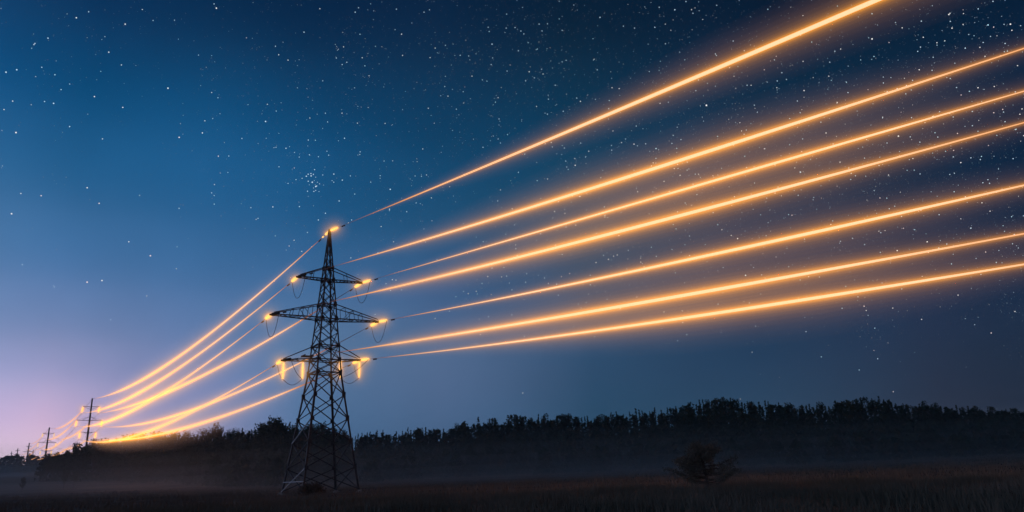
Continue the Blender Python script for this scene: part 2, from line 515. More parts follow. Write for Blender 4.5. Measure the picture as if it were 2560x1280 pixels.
# ------------------------------------------------------------------ insulators, wires
def ins_string(parent, a, b, mat, rad=.17, n=14, glow=None, org=(0, 0, 0), gk=1.0):
    a = np.array(a, float); b = np.array(b, float)
    pts = []; rr = []
    d = b - a
    for i in range(n):
        for t, k in ((.05, .45), (.35, 1.0), (.55, .95), (.85, .45)):
            pts.append(a + d * (i + t) / n); rr.append(rad * k)
    mb = MB(); mb.tube(pts, rr, 10)
    o = mb.build('insulator_string', mat, parent, smooth=True, at=org); o.location = (0, 0, 0)
    if glow:
        g = MB(); c = (a + b) / 2; L = np.linalg.norm(d)
        for i, (R_, mt) in enumerate(zip(R_INS, HALO_INS)):
            k = R_ * gk * .85; ps = []; rs = []
            m_ = 10
            ext = L / 2 + k * .75
            for j in range(m_ + 1):
                t = -math.cos(math.pi * j / m_)
                ps.append(c + d / L * ext * t); rs.append(max(.01, k * math.sqrt(max(0, 1 - t * t))))
            g.tube(ps, rs, 14, m=i)
        og = g.build('glow', HALO_INS, parent, smooth=True, at=org); og.location = (0, 0, 0)  # bloom around the string, put in as nested luminous shells
        og['kind'] = 'stuff'
    return o


R_INS = [2.9, 2.35, 1.9, 1.5, 1.15, .85, .62, .45, .33]
INS_COLS = [(.013, .007, .004), (.018, .009, .004), (.026, .012, .004), (.04, .018, .004), (.06, .026, .003), (.10, .042, .003), (.17, .068, .002), (.28, .105, .002), (.36, .14, .002)]
HALO_INS = halo_family('insulator', R_INS, INS_COLS, 1.0)

P2B = {}  # ends on the first concrete pole


def along(start, d, c1, c2, t):
    return np.array([start[0] + d[0] * t, start[1] + d[1] * t, start[2] + c1 * t + c2 * t * t])


def interp(tab, x):
    return float(np.interp(x, [a for a, b in tab], [b for a, b in tab]))


def wire(start, end_or_dir, c1, c2, t0, t1, prof, heat, air, radii, rk, label, group, damper=True, gprof=None, nseg=60, halo_set=None, sides=8, ts=None):
    d = end_or_dir
    o = empty('power_line_cable', tuple(along(start, d, c1, c2, t0)))
    org = tuple(along(start, d, c1, c2, t0))
    tag(o, label, 'power line', group)
    mb = MB()
    if ts is None: ts = np.linspace(t0, t1, nseg)
    pts = [along(start, d, c1, c2, t) for t in ts]
    fr = [(t - t0) / (t1 - t0) for t in ts]
    mb.tube(pts, [interp(prof, f_) for f_ in fr], sides, attr=[interp(heat, f_) for f_ in fr])
    w = mb.build('conductor', M_wire, o, attr='cable_heat', smooth=True, at=org); w.location = (0, 0, 0)
    if halo_set:
        g = MB(); gp = gprof or prof
        mx = max(b for a, b in gp)
        for i, (R_, mt) in enumerate(zip(radii, halo_set)):
            keep = [(p, interp(gp, f_) / mx) for p, f_ in zip(pts, fr) if interp(gp, f_) > 0.0]
            rs = []
            g.tube([p for p, k in keep], [max(.004, R_ * rk * k) for p, k in keep], 14, m=i)
        og = g.build('glow', halo_set, o, smooth=True, at=org); og.location = (0, 0, 0)  # painted bloom: luminous shells added around the cable
        og['kind'] = 'stuff'
    if damper:
        m2 = MB()
        for td in damper:
            p = along(start, d, c1, c2, t0 + td); dd = along(start, d, c1, c2, t0 + td + .5) - p; dd /= np.linalg.norm(dd)
            q = p - np.array([0, 0, .12])
            m2.tube([q - dd * .42, q - dd * .38, q - dd * .14, q - dd * .1], [.05, .10, .10, .03], 8)
            m2.tube([q + dd * .1, q + dd * .14, q + dd * .38, q + dd * .42], [.03, .10, .10, .05], 8)
            m2.tube([q - dd * .12, q + dd * .12], .03, 6)
            m2.bar(q, p, .06)
        od = m2.build('vibration_damper', M_steel, o, at=org); od.location = (0, 0, 0)
    return o


LS = 2.3   # length of an insulator string
# c1, c2 of each span to the right: z = z0 + c1 t + c2 t^2
RIGHT = dict(T=(-.0324, 8.5e-5), UL=(-.0715, 2.15e-4), UR=(-.040, -1.0e-5), ML=(-.0791, 2.86e-4), MR=(-.0645, 2.21e-4), LL=(-.0663, 1.97e-4), LR=(-.0760, 2.88e-4))
WIRE_Z = {}
NAMES = dict(T='topmost glowing', UL='second from top glowing', UR='third from top glowing', ML='fourth from top glowing', MR='fifth from top glowing', LL='sixth from top glowing', LR='lowest glowing')
RPROF_ = {}
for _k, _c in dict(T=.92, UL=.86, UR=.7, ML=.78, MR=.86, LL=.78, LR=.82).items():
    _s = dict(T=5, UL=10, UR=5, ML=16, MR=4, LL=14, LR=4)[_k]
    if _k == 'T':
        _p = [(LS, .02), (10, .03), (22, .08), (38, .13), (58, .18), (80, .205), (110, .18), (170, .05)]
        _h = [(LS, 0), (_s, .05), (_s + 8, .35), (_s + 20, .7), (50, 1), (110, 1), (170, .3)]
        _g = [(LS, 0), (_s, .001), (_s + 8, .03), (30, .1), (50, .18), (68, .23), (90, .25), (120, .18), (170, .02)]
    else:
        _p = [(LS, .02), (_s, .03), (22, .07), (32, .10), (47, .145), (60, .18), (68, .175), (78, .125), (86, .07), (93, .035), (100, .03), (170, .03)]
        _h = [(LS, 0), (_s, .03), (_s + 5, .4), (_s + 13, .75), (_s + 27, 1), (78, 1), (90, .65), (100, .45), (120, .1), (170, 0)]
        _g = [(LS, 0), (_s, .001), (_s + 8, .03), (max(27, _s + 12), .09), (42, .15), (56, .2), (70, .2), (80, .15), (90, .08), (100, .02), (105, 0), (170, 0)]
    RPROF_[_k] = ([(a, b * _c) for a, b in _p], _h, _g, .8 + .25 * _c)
RPROF = RPROF_
for k, (u, z0) in TIPS.items():
    s = T3(u, 0, z0); c1, c2 = RIGHT[k]
    s = s + np.array([0, 0, WIRE_Z.get(k, 0)])
    T1 = 170.0
    pr, ht, gp, kk = RPROF[k]
    conv = lambda tab: [((a - LS) / (T1 - LS), b) for a, b in tab]
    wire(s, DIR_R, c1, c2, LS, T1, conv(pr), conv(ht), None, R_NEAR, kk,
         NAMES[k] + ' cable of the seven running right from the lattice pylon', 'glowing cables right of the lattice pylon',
         damper=(1.6,), gprof=conv(gp), nseg=84, halo_set=HALO_NEAR, ts=np.concatenate([np.linspace(LS, 110, 66), np.linspace(115, T1, 12)]))

P2_AZ, P2_D = -30.36, 340.0


def atp(x, y, D):
    a, e = azel(x, y); return polar(a, D, CAM_Z + e * D)


P2P = polar(P2_AZ, P2_D)
PDIR = np.array([math.cos(R(30.4)), math.sin(R(30.4)), 0])
P2T = dict(T=(0.0, 37.1), UL=(-2.9, 31.45), UR=(2.9, 31.45), ML=(-4.45, 26.15), MR=(4.45, 26.15), LL=(-2.75, 21.3), LR=(2.75, 21.3))
P2E = {k: P2P + PDIR * u + np.array([0, 0, z]) for k, (u, z) in P2T.items()}
SAGS = dict(T=5.4, UL=4.6, UR=3.9, ML=4.5, MR=4.9, LL=4.9, LR=4.2)
LEFT_START = {}
LPROF_ = {}
for _k, _c in dict(T=1.0, UL=.95, UR=1.05, ML=.9, MR=.9, LL=.95, LR=1.1).items():
    _p = [(0, .03), (.03, .05), (.08, .085), (.15, .11), (.3, .14), (.5, .15), (.7, .135), (.85, .11), (.92, .08), (.96, .05), (1, .04)]
    _h = [(0, .1), (.02, .4), (.06, .75), (.14, 1), (.88, 1), (.94, .6), (.965, .25), (.98, 0), (1, 0)]
    _g = [(0, 0), (.02, .01), (.06, .07), (.12, .13), (.3, .22), (.5, .27), (.7, .20), (.85, .08), (.93, .015), (.95, 0), (1, 0)]
    LPROF_[_k] = ([(a, b * _c) for a, b in _p], _h, _g, .85 * _c)
LPROF = LPROF_
LNAMES = dict(T='topmost', UL='second highest', ML='third highest', UR='fourth highest', MR='highest of the lower three,', LL='middle of the lower three,', LR='lowest')
for k, (u, z0) in TIPS.items():
    s = T3(u, 0, z0); e = P2E[k]
    dd = (e - s); L = math.hypot(dd[0], dd[1]); d = np.array([dd[0] / L, dd[1] / L, 0])
    c2 = 4 * SAGS[k] / L / L; c1 = dd[2] / L - c2 * L
    LEFT_START[k] = (s, d, c1, c2)
    conv = lambda tab: tab
    pr, ht, gp, kk = LPROF[k]
    if k[-1] == 'R': ht = [(0, 0), (.055, .03), (.09, .35), (.13, .9), (.88, 1), (.94, .6), (.965, .25), (.98, 0), (1, 0)]; gp = [(0, 0), (.055, .002), (.09, .06), (.13, .13)] + gp[4:]
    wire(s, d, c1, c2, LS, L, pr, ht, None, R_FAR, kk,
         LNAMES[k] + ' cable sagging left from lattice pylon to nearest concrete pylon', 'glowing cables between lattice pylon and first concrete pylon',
         damper=(1.5,), gprof=gp, nseg=70, halo_set=HALO_FAR, ts=LS + (L - LS) * np.concatenate([np.linspace(0, .2, 14), np.linspace(.22, .9, 44), np.linspace(.91, 1, 10)]))

for k, (u, z0) in TIPS.items():
    s, d, c1, c2 = LEFT_START[k]
    a = along(s, d, c1, c2, .35); b = along(s, d, c1, c2, LS)
    rs = T3(u, 0, z0) + np.array([0, 0, WIRE_Z.get(k, 0)])
    ar = along(rs, DIR_R, *RIGHT[k], .35); br = along(rs, DIR_R, *RIGHT[k], LS)
    hub = T3(u, 0, z0)
    mb = MB(); mb.bar(hub, a, .07); mb.bar(hub, ar, .07)
    tpart(mb, 'shackle', M_steel)
    if k == 'T':
        m1 = a + (b - a) * .62
        ins_string(tower, a, m1, M_hotglass, .15, 8, True, TO, .8)
        mb = MB(); mb.bar(m1, b, .05); tpart(mb, 'link', M_steel)
        ins_string(tower, b, along(s, d, c1, c2, LS + .5), M_hotglass, .13, 3, None, TO)
        ins_string(tower, ar, br, M_hotglass, .13, 12, True, TO, 1.1)
        continue
    ins_string(tower, a, b, M_hotglass, .18, 14, True, TO, 1.0 if k[0] != 'M' else 1.15)
    if k[1] == 'L':
        ins_string(tower, ar, br, M_dark, .2, 14, None, TO)
    else:
        ins_string(tower, ar, br, M_hotglass, .17, 14, True, TO, 1.0)
    # jumper
    drop = 3.1
    mb = MB()
    if k[0] != 'L':
        ps = []
        for i in range(25):
            t = i / 24.0
            p = b + (br - b) * t; p = p - np.array([0, 0, drop * (1 - abs(2 * t - 1) ** 2.2)])
            ps.append(p)
        mb.tube(ps, .035, 6); tpart(mb, 'jumper_cable', M_cable, smooth=True)
    else:
        sgn = 1 if k == 'LR' else -1
        uo, ui = (u - sgn * .15), sgn * (2.45 if k == 'LR' else 3.3)
        if k == 'LR': uo = u - .1
        zt = z0 - .35
        lo_o = T3(uo, 0, zt - 2.35); lo_i = T3(ui, 0, zt - (2.5 if k == 'LR' else 2.2))
        ins_string(tower, T3(uo, 0, zt), lo_o, M_hotglass, .16, 12, True, TO, 1.1)
        ins_string(tower, T3(ui, 0, zt + .1), lo_i, M_hotglass, .16, 12, True, TO, 1.1)
        ps = [b + (lo_o - b) * t - np.array([0, 0, .5 * math.sin(math.pi * t)]) for t in np.linspace(0, 1, 8)]
        ps += [lo_o + (lo_i - lo_o) * t - np.array([0, 0, .85 * math.sin(math.pi * t)]) for t in np.linspace(.05, 1, 12)]
        ps += [lo_i + (br - lo_i) * t - np.array([0, 0, .5 * math.sin(math.pi * t)]) for t in np.linspace(.08, 1, 12)]
        mb.tube(ps, .035, 6); tpart(mb, 'jumper_cable', M_cable, smooth=True)
# small work platform beside the lower crossarm
mb = MB()
for i in range(3):
    mb.bar(T3(-3.6, -.9 + i * .5, 19.15), T3(-2.0, -.9 + i * .5, 19.2), .14)
mb.bar(T3(-3.4, -1.1, 19.32), T3(-3.4, .5, 19.32), .12); mb.bar(T3(-2.3, -1.1, 19.35), T3(-2.3, .5, 19.35), .12)
tpart(mb, 'platform', M_steel)


# ------------------------------------------------------------------ concrete pylons
def concrete_pylon(a, D, ztop, label, glow=True, k=1.0, armw=(2.9, 4.45, 2.75), lev=(3.35, 8.7, 13.4), ins=2.3, mat=M_hotglass2):
    base = polar(a, D); gz = ground_z(base[0], base[1])
    o = empty('concrete_pylon', (base[0], base[1], gz))
    org = (base[0], base[1], gz)
    tag(o, label, 'electricity pylon', 'pylons of the power line')
    H = ztop
    e = np.array([math.cos(a * D2R), -math.sin(a * D2R), 0])
    B = np.array([base[0], base[1], 0])
    Z = lambda z: np.array([0, 0, z])
    mb = MB(); mb.tube([B + Z(gz - .3), B + Z(H)], [.5 * k, .27 * k], 10)
    q = mb.build('pole', M_pole, o, smooth=True, at=org); q.location = (0, 0, 0)
    for i in range(3):
        zl = H - lev[i]
        for s in (-1, 1):
            mb = MB(); tip = B + e * s * armw[i] + Z(zl + (.15 if i != 1 else 0))
            r_ = .07 * k
            mb.bar(B + e * s * .28 + Z(zl), tip, .2 * k, .13 * k)
            if i == 0: mb.bar(B + e * s * .28 + Z(zl - 1.0), tip - Z(.06), .11 * k, .09 * k)
            if i == 1:
                mb.bar(B + e * s * .28 + Z(zl + 1.4), B + e * s * armw[i] * .55 + Z(zl + .08), .12 * k)
                mb.bar(B + e * s * .28 + Z(zl + 1.4), tip + Z(.05), .06 * k)
            if i == 2: mb.bar(B + e * s * .28 + Z(zl - .7), B + e * s * armw[i] * .5 + Z(zl - .04), .09 * k)
            q = mb.build('crossarm', M_steel, o, at=org); q.location = (0, 0, 0)
            if glow:
                # the strings swing a little with the pull of the cables
                b_ = tip - Z(ins) - e * .12
                ins_string(o, tip - Z(.25), b_, mat, .26 * k, 9, glow == 2, org, 1.3)
    return o


concrete_pylon(P2_AZ, P2_D, 37.3, 'nearest concrete pole pylon with six glowing insulators, left of the lattice pylon', glow=2)
concrete_pylon(-32.6, 515, 38.3, 'second concrete pole pylon, smaller and further left, with glowing insulators', glow=1, k=1.25)
concrete_pylon(-33.58, 900, 50.4, 'third pole pylon in the row, small and without glowing insulators', glow=False, k=1.8, armw=(2.5, 4.6, 2.5))
concrete_pylon(-34.15, 1250, 62.4, 'fourth pole pylon in the row, a thin mark near the left edge', glow=False, k=2.0)
concrete_pylon(-33.3, 1500, 71.0, 'thin faint pole pylon on the far ridge between the second and third pylons', glow=False, k=2.0)
concrete_pylon(-34.45, 1800, 82.3, 'farthest and leftmost pole pylon, barely visible above the far ridge', glow=False, k=2.4)

# cables further down the line
P3T = {k: polar(-32.6, 515) + np.array([math.cos(R(32.6)), math.sin(R(32.6)), 0]) * u + np.array([0, 0, 38.3 - (37.3 - z)]) for k, (u, z) in P2T.items()}
P4T = {k: polar(-33.58, 900) + np.array([math.cos(R(33.6)), math.sin(R(33.6)), 0]) * u + np.array([0, 0, 50.4 - (37.3 - z)]) for k, (u, z) in P2T.items()}
P5T = {k: polar(-34.15, 1250) + np.array([math.cos(R(34.1)), math.sin(R(34.1)), 0]) * u + np.array([0, 0, 62.4 - (37.3 - z)]) for k, (u, z) in P2T.items()}
HP = [(0, 0), (.08, .1), (.16, .6), (.3, .95), (.6, .9), (.74, .5), (.84, .15), (.9, 0), (1, 0)]
for k in P2T:
    low = k[0] == 'L'
    for (A_, B_, sag, rr, hk, halo_, gk, nm, gp_) in ((P2E, P3T, 3.0 if low else 4.4, .16, .85, HALO_FAR, .34, 'between the first and second concrete pylons', 'glowing cables between first and second concrete pylons'),
                                        (P3T, P4T, 1.5 if low else 3.5, .20, .72, None, .5, 'between the second and third concrete pylons', 'faint glowing cables between second and third concrete pylons'),
                                        (P4T, P5T, 2.0 if low else 4.0, .24, .6, None, .5, 'between the third and fourth pylons above the far ridge', 'faint glowing cables between third and fourth pylons')):
        if nm.startswith('between the third') and k in ('UL', 'LL', 'T'): continue
        s, e = A_[k], B_[k]
        dd = e - s; L = math.hypot(dd[0], dd[1]); d = np.array([dd[0] / L, dd[1] / L, 0]); c2 = 4 * sag / L / L; c1 = dd[2] / L - c2 * L
        rank = {'T': 'topmost', 'UL': 'upper left', 'UR': 'upper right', 'ML': 'middle left', 'MR': 'middle right', 'LL': 'lower left', 'LR': 'lower right'}[k]
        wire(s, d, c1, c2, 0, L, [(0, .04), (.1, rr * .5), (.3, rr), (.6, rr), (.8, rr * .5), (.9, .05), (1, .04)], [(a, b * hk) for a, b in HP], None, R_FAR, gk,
             rank + ' cable ' + nm, gp_, damper=False, gprof=[(0, 0), (.1, .1), (.3, 1), (.6, .9), (.8, .2), (.86, 0), (1, 0)], nseg=40, halo_set=halo_, sides=6)


# ------------------------------------------------------------------ trees
def leaf_cloud(mb, rng, cx, cy, cz, rx, ry, rz, n, size, m=0):
    """n small leaf clusters (triangles) inside an ellipsoid"""
    for _ in range(n):
        p = rng.normal(size=3); p /= np.linalg.norm(p) + 1e-9; p *= rng.random() ** .45
        c = np.array([cx + p[0] * rx, cy + p[1] * ry, cz + p[2] * rz])
        a = rng.normal(size=3); a /= np.linalg.norm(a); b = rng.normal(size=3); b -= a * (a @ b); b /= np.linalg.norm(b)
        s = size * (.5 + rng.random())
        mb.add([c - a * s * .5, c + a * s * .5 + b * s * .15, c + b * s * .8], [(0, 1, 2)], m)


def conifer_mesh(seed, h=15.0, w=2.6, n=26):
    rng = np.random.default_rng(seed)
    cr = MB()
    z = h * .16
    while z < h * .99:
        f_ = 1 - (z / h)
        rr = w * (f_ ** .75) * (.75 + .5 * rng.random()) + .1
        nb = max(3, int(4 + 7 * f_))
        for k in range(nb):
            a = rng.random() * 6.283; rb = rr * (.6 + .6 * rng.random())
            tip = np.array([math.cos(a) * rb, math.sin(a) * rb, z - rb * .18 + rng.normal() * .15])
            root = np.array([0, 0, z + rb * .12])
            sd = np.array([-math.sin(a), math.cos(a), 0])
            m_ = max(2, int(rb / .45))
            for j in range(m_):
                t = (j + .6) / m_; p = root + (tip - root) * t; s_ = (.5 + .45 * (1 - t)) * (.6 + .6 * rng.random())
                cr.add([p - sd * s_ * .55 + np.array([0, 0, -.12]), p + sd * s_ * .55 + np.array([0, 0, -.12]), p + (tip - root) / rb * s_ * .6 + np.array([0, 0, .1])], [(0, 1, 2)])
                cr.add([p - sd * s_ * .3, p + np.array([0, 0, .35 * s_]), p + sd * s_ * .3 - np.array([0, 0, .3 * s_])], [(0, 1, 2)])
        z += .28 + .25 * rng.random() + .3 * f_ * .5
    cr.tube([(0, 0, h * .9), (0, 0, h)], [.14, .02], 4)
    tr = MB(); tr.tube([(0, 0, -.5), (.05, 0, h * .4), (0, .05, h * .92)], [.24, .16, .04], 6)
    return cr, tr


def pine_mesh(seed, h=15.0, w=2.8):
    """Scots pine: ragged crown of clumps on a bare stem"""
    rng = np.random.default_rng(seed)
    cr = MB(); tr = MB()
    tr.tube([(0, 0, -.5), (.1, 0, h * .5), (0, .1, h * .93)], [.26, .17, .05], 6)
    for k in range(24):
        z = h * (.25 + .72 * (k + rng.random()) / 24.0); f_ = 1 - ((z / h - .25) / .75)
        a = rng.random() * 6.283; rb = w * (.2 + .75 * f_ ** .6) * (.4 + .6 * rng.random())
        c = np.array([math.cos(a) * rb, math.sin(a) * rb, z])
        tr.tube([(0, 0, z - .5), c], [.06, .03], 4)
        s_ = .8 + .5 * rng.random()
        leaf_cloud(cr, rng, *c, s_ * 1.05, s_ * 1.05, s_ * .75, 38, .42)
    leaf_cloud(cr, rng, 0, 0, h * .95, .5, .5, .8, 26, .38)
    return cr, tr


def broad_mesh(seed, h=13.0, w=3.6, feather=.5):
    """birch / willow: airy crown with upright twigs"""
    rng = np.random.default_rng(seed)
    cr = MB(); tr = MB()
    tr.tube([(0, 0, -.5), (.1, 0, h * .4), (0, .1, h * .8)], [.26, .17, .05], 6)
    for k in range(22):
        a = rng.random() * 6.283; u = rng.random()
        z0 = h * (.2 + .4 * u); rb = w * (.25 + .75 * rng.random()) * math.sin(math.pi * (.25 + .6 * u))
        z1 = min(h, z0 + h * (.18 + .22 * rng.random()) + (w - rb) * 1.2)
        c = np.array([math.cos(a) * rb, math.sin(a) * rb, z1])
        tr.tube([(0, 0, z0), (c[0] * .6, c[1] * .6, z0 + (z1 - z0) * .5), c], [.08, .05, .02], 4)
        for j in range(6):
            t = .35 + .65 * j / 5.0
            p = np.array([c[0] * t, c[1] * t, z0 + (z1 - z0) * t])
            leaf_cloud(cr, rng, *p, 1.0 - .5 * t * feather, 1.0 - .5 * t * feather, 1.1, 20, .4)
    return cr, tr


PROTO = {}


def proto_tree(kind, i):
    key = (kind, i)
    if key not in PROTO:
        if kind == 'conifer': cr, tr = conifer_mesh(10 + i, 15, 2.3 + .25 * (i % 3)); lm = M_leafc
        elif kind == 'pine': cr, tr = pine_mesh(30 + i, 15, 2.6 + .3 * (i % 3)); lm = M_leafc
        else: cr, tr = broad_mesh(50 + i, 13, 3.0 + .5 * (i % 3)); lm = M_leafd
        def mk(mb, m, nm):
            me = bpy.data.meshes.new(nm); me.from_pydata(mb.v, [], mb.f); me.materials.append(m); me.update(); return me
        PROTO[key] = (mk(cr, lm, kind + '_crown'), mk(tr, M_bark, kind + '_trunk'))
    return PROTO[key]


def put_tree(kind, i, x, y, z, h, rot, label, group, name, wk=1.0):
    crm, trm = proto_tree(kind, i)
    s = h / (13.0 if kind == 'broad' else 15.0)
    o = empty(name, (x, y, z), rot); o.scale = (s * wk, s * wk, s)
    tag(o, label, 'tree', group)
    for nm, me in (('crown', crm), ('trunk', trm)):
        c = bpy.data.objects.new(nm, me); COL.objects.link(c); c.parent = o
    return o


rnd = random.Random(7)
SLA = [a for a, b in SKYLINE]; SLE = [b for a, b in SKYLINE]
# individual trees whose tops draw the skyline of the wood
a = -32.4
cnt = 0
while a < 36.0:
    D = 335 - 25 * min(1, max(0, (a + 31) / 20)) + (30 * min(1, max(0, (a + 5) / 20))) + rnd.uniform(-12, 12)
    ev = float(np.interp(a, SLA, SLE))
    x, y = D * math.sin(a * D2R), D * math.cos(a * D2R)
    gz = ground_z(x, y)
    zt = CAM_Z + D * ev
    jit = rnd.choice([.3, 0, -.6, -1.2, -1.8, 1.0]) 
    h = max(3.0, zt - gz + jit * (.3 if a < -31 else 1) + .5)
    if a < -29.6: kind = 'broad' if rnd.random() < .5 else 'pine'
    elif a < -12.9: kind = 'broad' if rnd.random() < .72 else 'conifer'
    elif a < -8: kind = 'conifer'
    else: kind = 'pine' if rnd.random() < .35 else 'conifer'
    if kind == 'broad':
        lab = 'dark leafy tree in the skyline of the wood on the left, behind the glowing cables' if a < -12.9 else 'dark leafy tree in the skyline of the wood'
        nm = 'leafy_tree'; gr = 'leafy trees of the wood skyline'
    elif kind == 'pine':
        lab = 'dark ragged pine in the skyline of the wood under the cables'; nm = 'pine_tree'; gr = 'pines of the wood skyline'
    else:
        lab = 'dark pointed spruce in the skyline of the wood'; nm = 'spruce_tree'; gr = 'spruces of the wood skyline'
    put_tree(kind, rnd.randrange(4), x, y, gz, h, rnd.uniform(0, 6.28), lab, gr, nm, wk=(rnd.uniform(.62, .9) if kind == 'conifer' else rnd.uniform(.8, 1.15)) * (15.0 / max(h, 9.0)) ** .3)
    cnt += 1
    step = {'broad': .40, 'pine': .27, 'conifer': .24}[kind] * rnd.uniform(.7, 1.2)
    a += step

# the mass of the wood in front of and behind the skyline trees
def forest_mass():
    mb = MB(); rng = np.random.default_rng(99)
    V = []; 
    def clump(x, y, z, r_, h, n, size):
        # a pointed heap of foliage clusters, wide at the foot
        u = rng.random(n); rad = r_ * (1 - u ** 1.6 * .85) * rng.random(n) ** .4; th = rng.random(n) * 6.283
        c = np.stack([x + rad * np.cos(th), y + rad * np.sin(th), z + h * u], 1)
        A = rng.normal(size=(n, 3)); A /= np.linalg.norm(A, axis=1)[:, None]
        B = rng.normal(size=(n, 3)); B -= A * (A * B).sum(1)[:, None]; B /= np.linalg.norm(B, axis=1)[:, None]
        s = (size * (.6 + .8 * rng.random(n)))[:, None]
        V.append(np.stack([c - A * s * .55, c + A * s * .55, c + B * s * .95], 1).reshape(-1, 3))
    for aa in np.arange(-32.6, 52.0, .45):
        ev = float(np.interp(aa, SLA, SLE)); 
        for D, frac in ((205, .42), (225, .56), (250, .70), (275, .80), (300, .90), (320, .95), (342, .985)):
            if D > 290 and aa < -8 and False: continue
            if aa < -32.7 + (342 - D) * .085: continue
            if D < 260 and rng.random() < .12: continue
            a2 = aa + rng.normal() * .25; d = D + rng.normal() * 8
            x, y = d * math.sin(a2 * D2R), d * math.cos(a2 * D2R); gz = ground_z(x, y)
            top = CAM_Z + d * ev * frac
            k_ = .8 + .2 * rng.random() if D < 290 else .93 + .09 * rng.random()
            h = max(3.0, (top - gz) * k_)
            clump(x, y, gz, 3.2, h, 210, .95)
    # low distant wood on the left, behind the field
    for aa in np.arange(-46, -29.5, .35):
        for D in (680, 720):
            a2 = aa + rng.normal() * .12; d = D + rng.normal() * 10
            x, y = d * math.sin(a2 * D2R), d * math.cos(a2 * D2R); gz = ground_z(x, y)
            ev = .0392 + .0006 * math.sin(aa * 3.1) + .0006 * rng.normal()
            if aa > -32.2: ev += .002
            clump(x, y, gz - .5, 5.5, max(3, CAM_Z + d * ev - gz + .5), 170, 1.7)
    P = np.concatenate(V)
    n = len(P) // 3
    me = bpy.data.meshes.new('forest')
    me.vertices.add(len(P)); me.vertices.foreach_set('co', P.astype(np.float32).ravel())
    me.loops.add(len(P)); me.loops.foreach_set('vertex_index', np.arange(len(P), dtype=np.int32))
    me.polygons.add(n); me.polygons.foreach_set('loop_start', np.arange(0, 3 * n, 3, dtype=np.int32))
    me.polygons.foreach_set('loop_total', np.full(n, 3, dtype=np.int32))
    me.update(); me.validate()
    me.materials.append(M_leafc)
    o = bpy.data.objects.new('forest', me); COL.objects.link(o)
    tag(o, 'dark mass of forest rising behind the misty field', 'forest', kind='stuff')


forest_mass()


# lone pine in the field on the right: low, wide, ragged
def lone_pine():
    a0, D = 13.75, 51.0
    x, y = polar(a0, D)[:2]; gz = ground_z(x, y)
    rng = np.random.default_rng(5)
    o = empty('young_pine', (x, y, gz))
    tag(o, 'low wide ragged pine standing alone in the dark field on the right', 'tree')
    tr = MB(); cr = MB()
    tr.tube([(0, 0, -.2), (.06, 0, .9), (-.1, .05, 1.9), (-.15, 0, 3.0)], [.13, .10, .07, .02], 8)
    for k in range(54):
        z0 = .5 + 2.4 * (k / 54.0); f_ = 1 - (z0 / 3.1)
        a = rng.random() * 6.283; rb = (.45 + 2.5 * f_ ** .8) * (.55 + .55 * rng.random())
        c = np.array([math.cos(a) * rb, math.sin(a) * rb, z0 + .12 + rb * .18])
        m1 = np.array([c[0] * .5, c[1] * .5, z0 + rb * .03])
        tr.tube([(0, 0, z0), m1, c], [.035, .022, .01], 5)
        for t in (.45, .62, .8, 1.0):
            p = m1 + (c - m1) * ((t - .45) / .55)
            leaf_cloud(cr, rng, *p, .34, .34, .17, 42, .10)
    leaf_cloud(cr, rng, -.15, 0, 2.95, .3, .3, .4, 70, .10)
    q = cr.build('crown', M_pine, o); q = tr.build('trunk', M_bark, o)


lone_pine()


def bush(name, a0, D, w, h, label, mat, n=900, size=.2, group=None, seed=3):
    x, y = polar(a0, D)[:2]; gz = ground_z(x, y); rng = np.random.default_rng(seed)
    o = empty(name, (x, y, gz)); tag(o, label, 'bush', group)
    cr = MB(); st = MB()
    for k in range(9):
        ang = rng.random() * 6.283; r_ = w * .5 * rng.random() ** .6
        c = (math.cos(ang) * r_, math.sin(ang) * r_, h * (.35 + .3 * rng.random()))
        leaf_cloud(cr, rng, *c, w * .22, w * .22, h * .38, n // 9, size)
        st.tube([(c[0] * .2, c[1] * .2, -.1), c], [.04, .015], 5)
    cr.build('foliage', mat, o); st.build('stem', M_bark, o)


bush('bush', -15.75, 100, 3.6, 1.7, 'brownish bush at the foot of the lattice pylon', M_bush, 1400, .22)
x, y = polar(-31.35, 250)[:2]
put_tree('broad', 1, x, y, ground_z(x, y), 5.4, 1.0, 'taller of two small dark trees in the mist at lower left', 'small trees in the misty valley', 'small_tree', .95)
x, y = polar(-30.8, 255)[:2]
put_tree('broad', 2, x, y, ground_z(x, y), 4.6, 2.0, 'right and lower of the paired small dark trees in the mist', 'small trees in the misty valley', 'small_tree', 1.0)
x, y = polar(-33.6, 235)[:2]
put_tree('broad', 3, x, y, ground_z(x, y), 3.6, 2.0, 'lone small dark tree in the mist near the left edge', 'small trees in the misty valley', 'small_tree', 1.0)


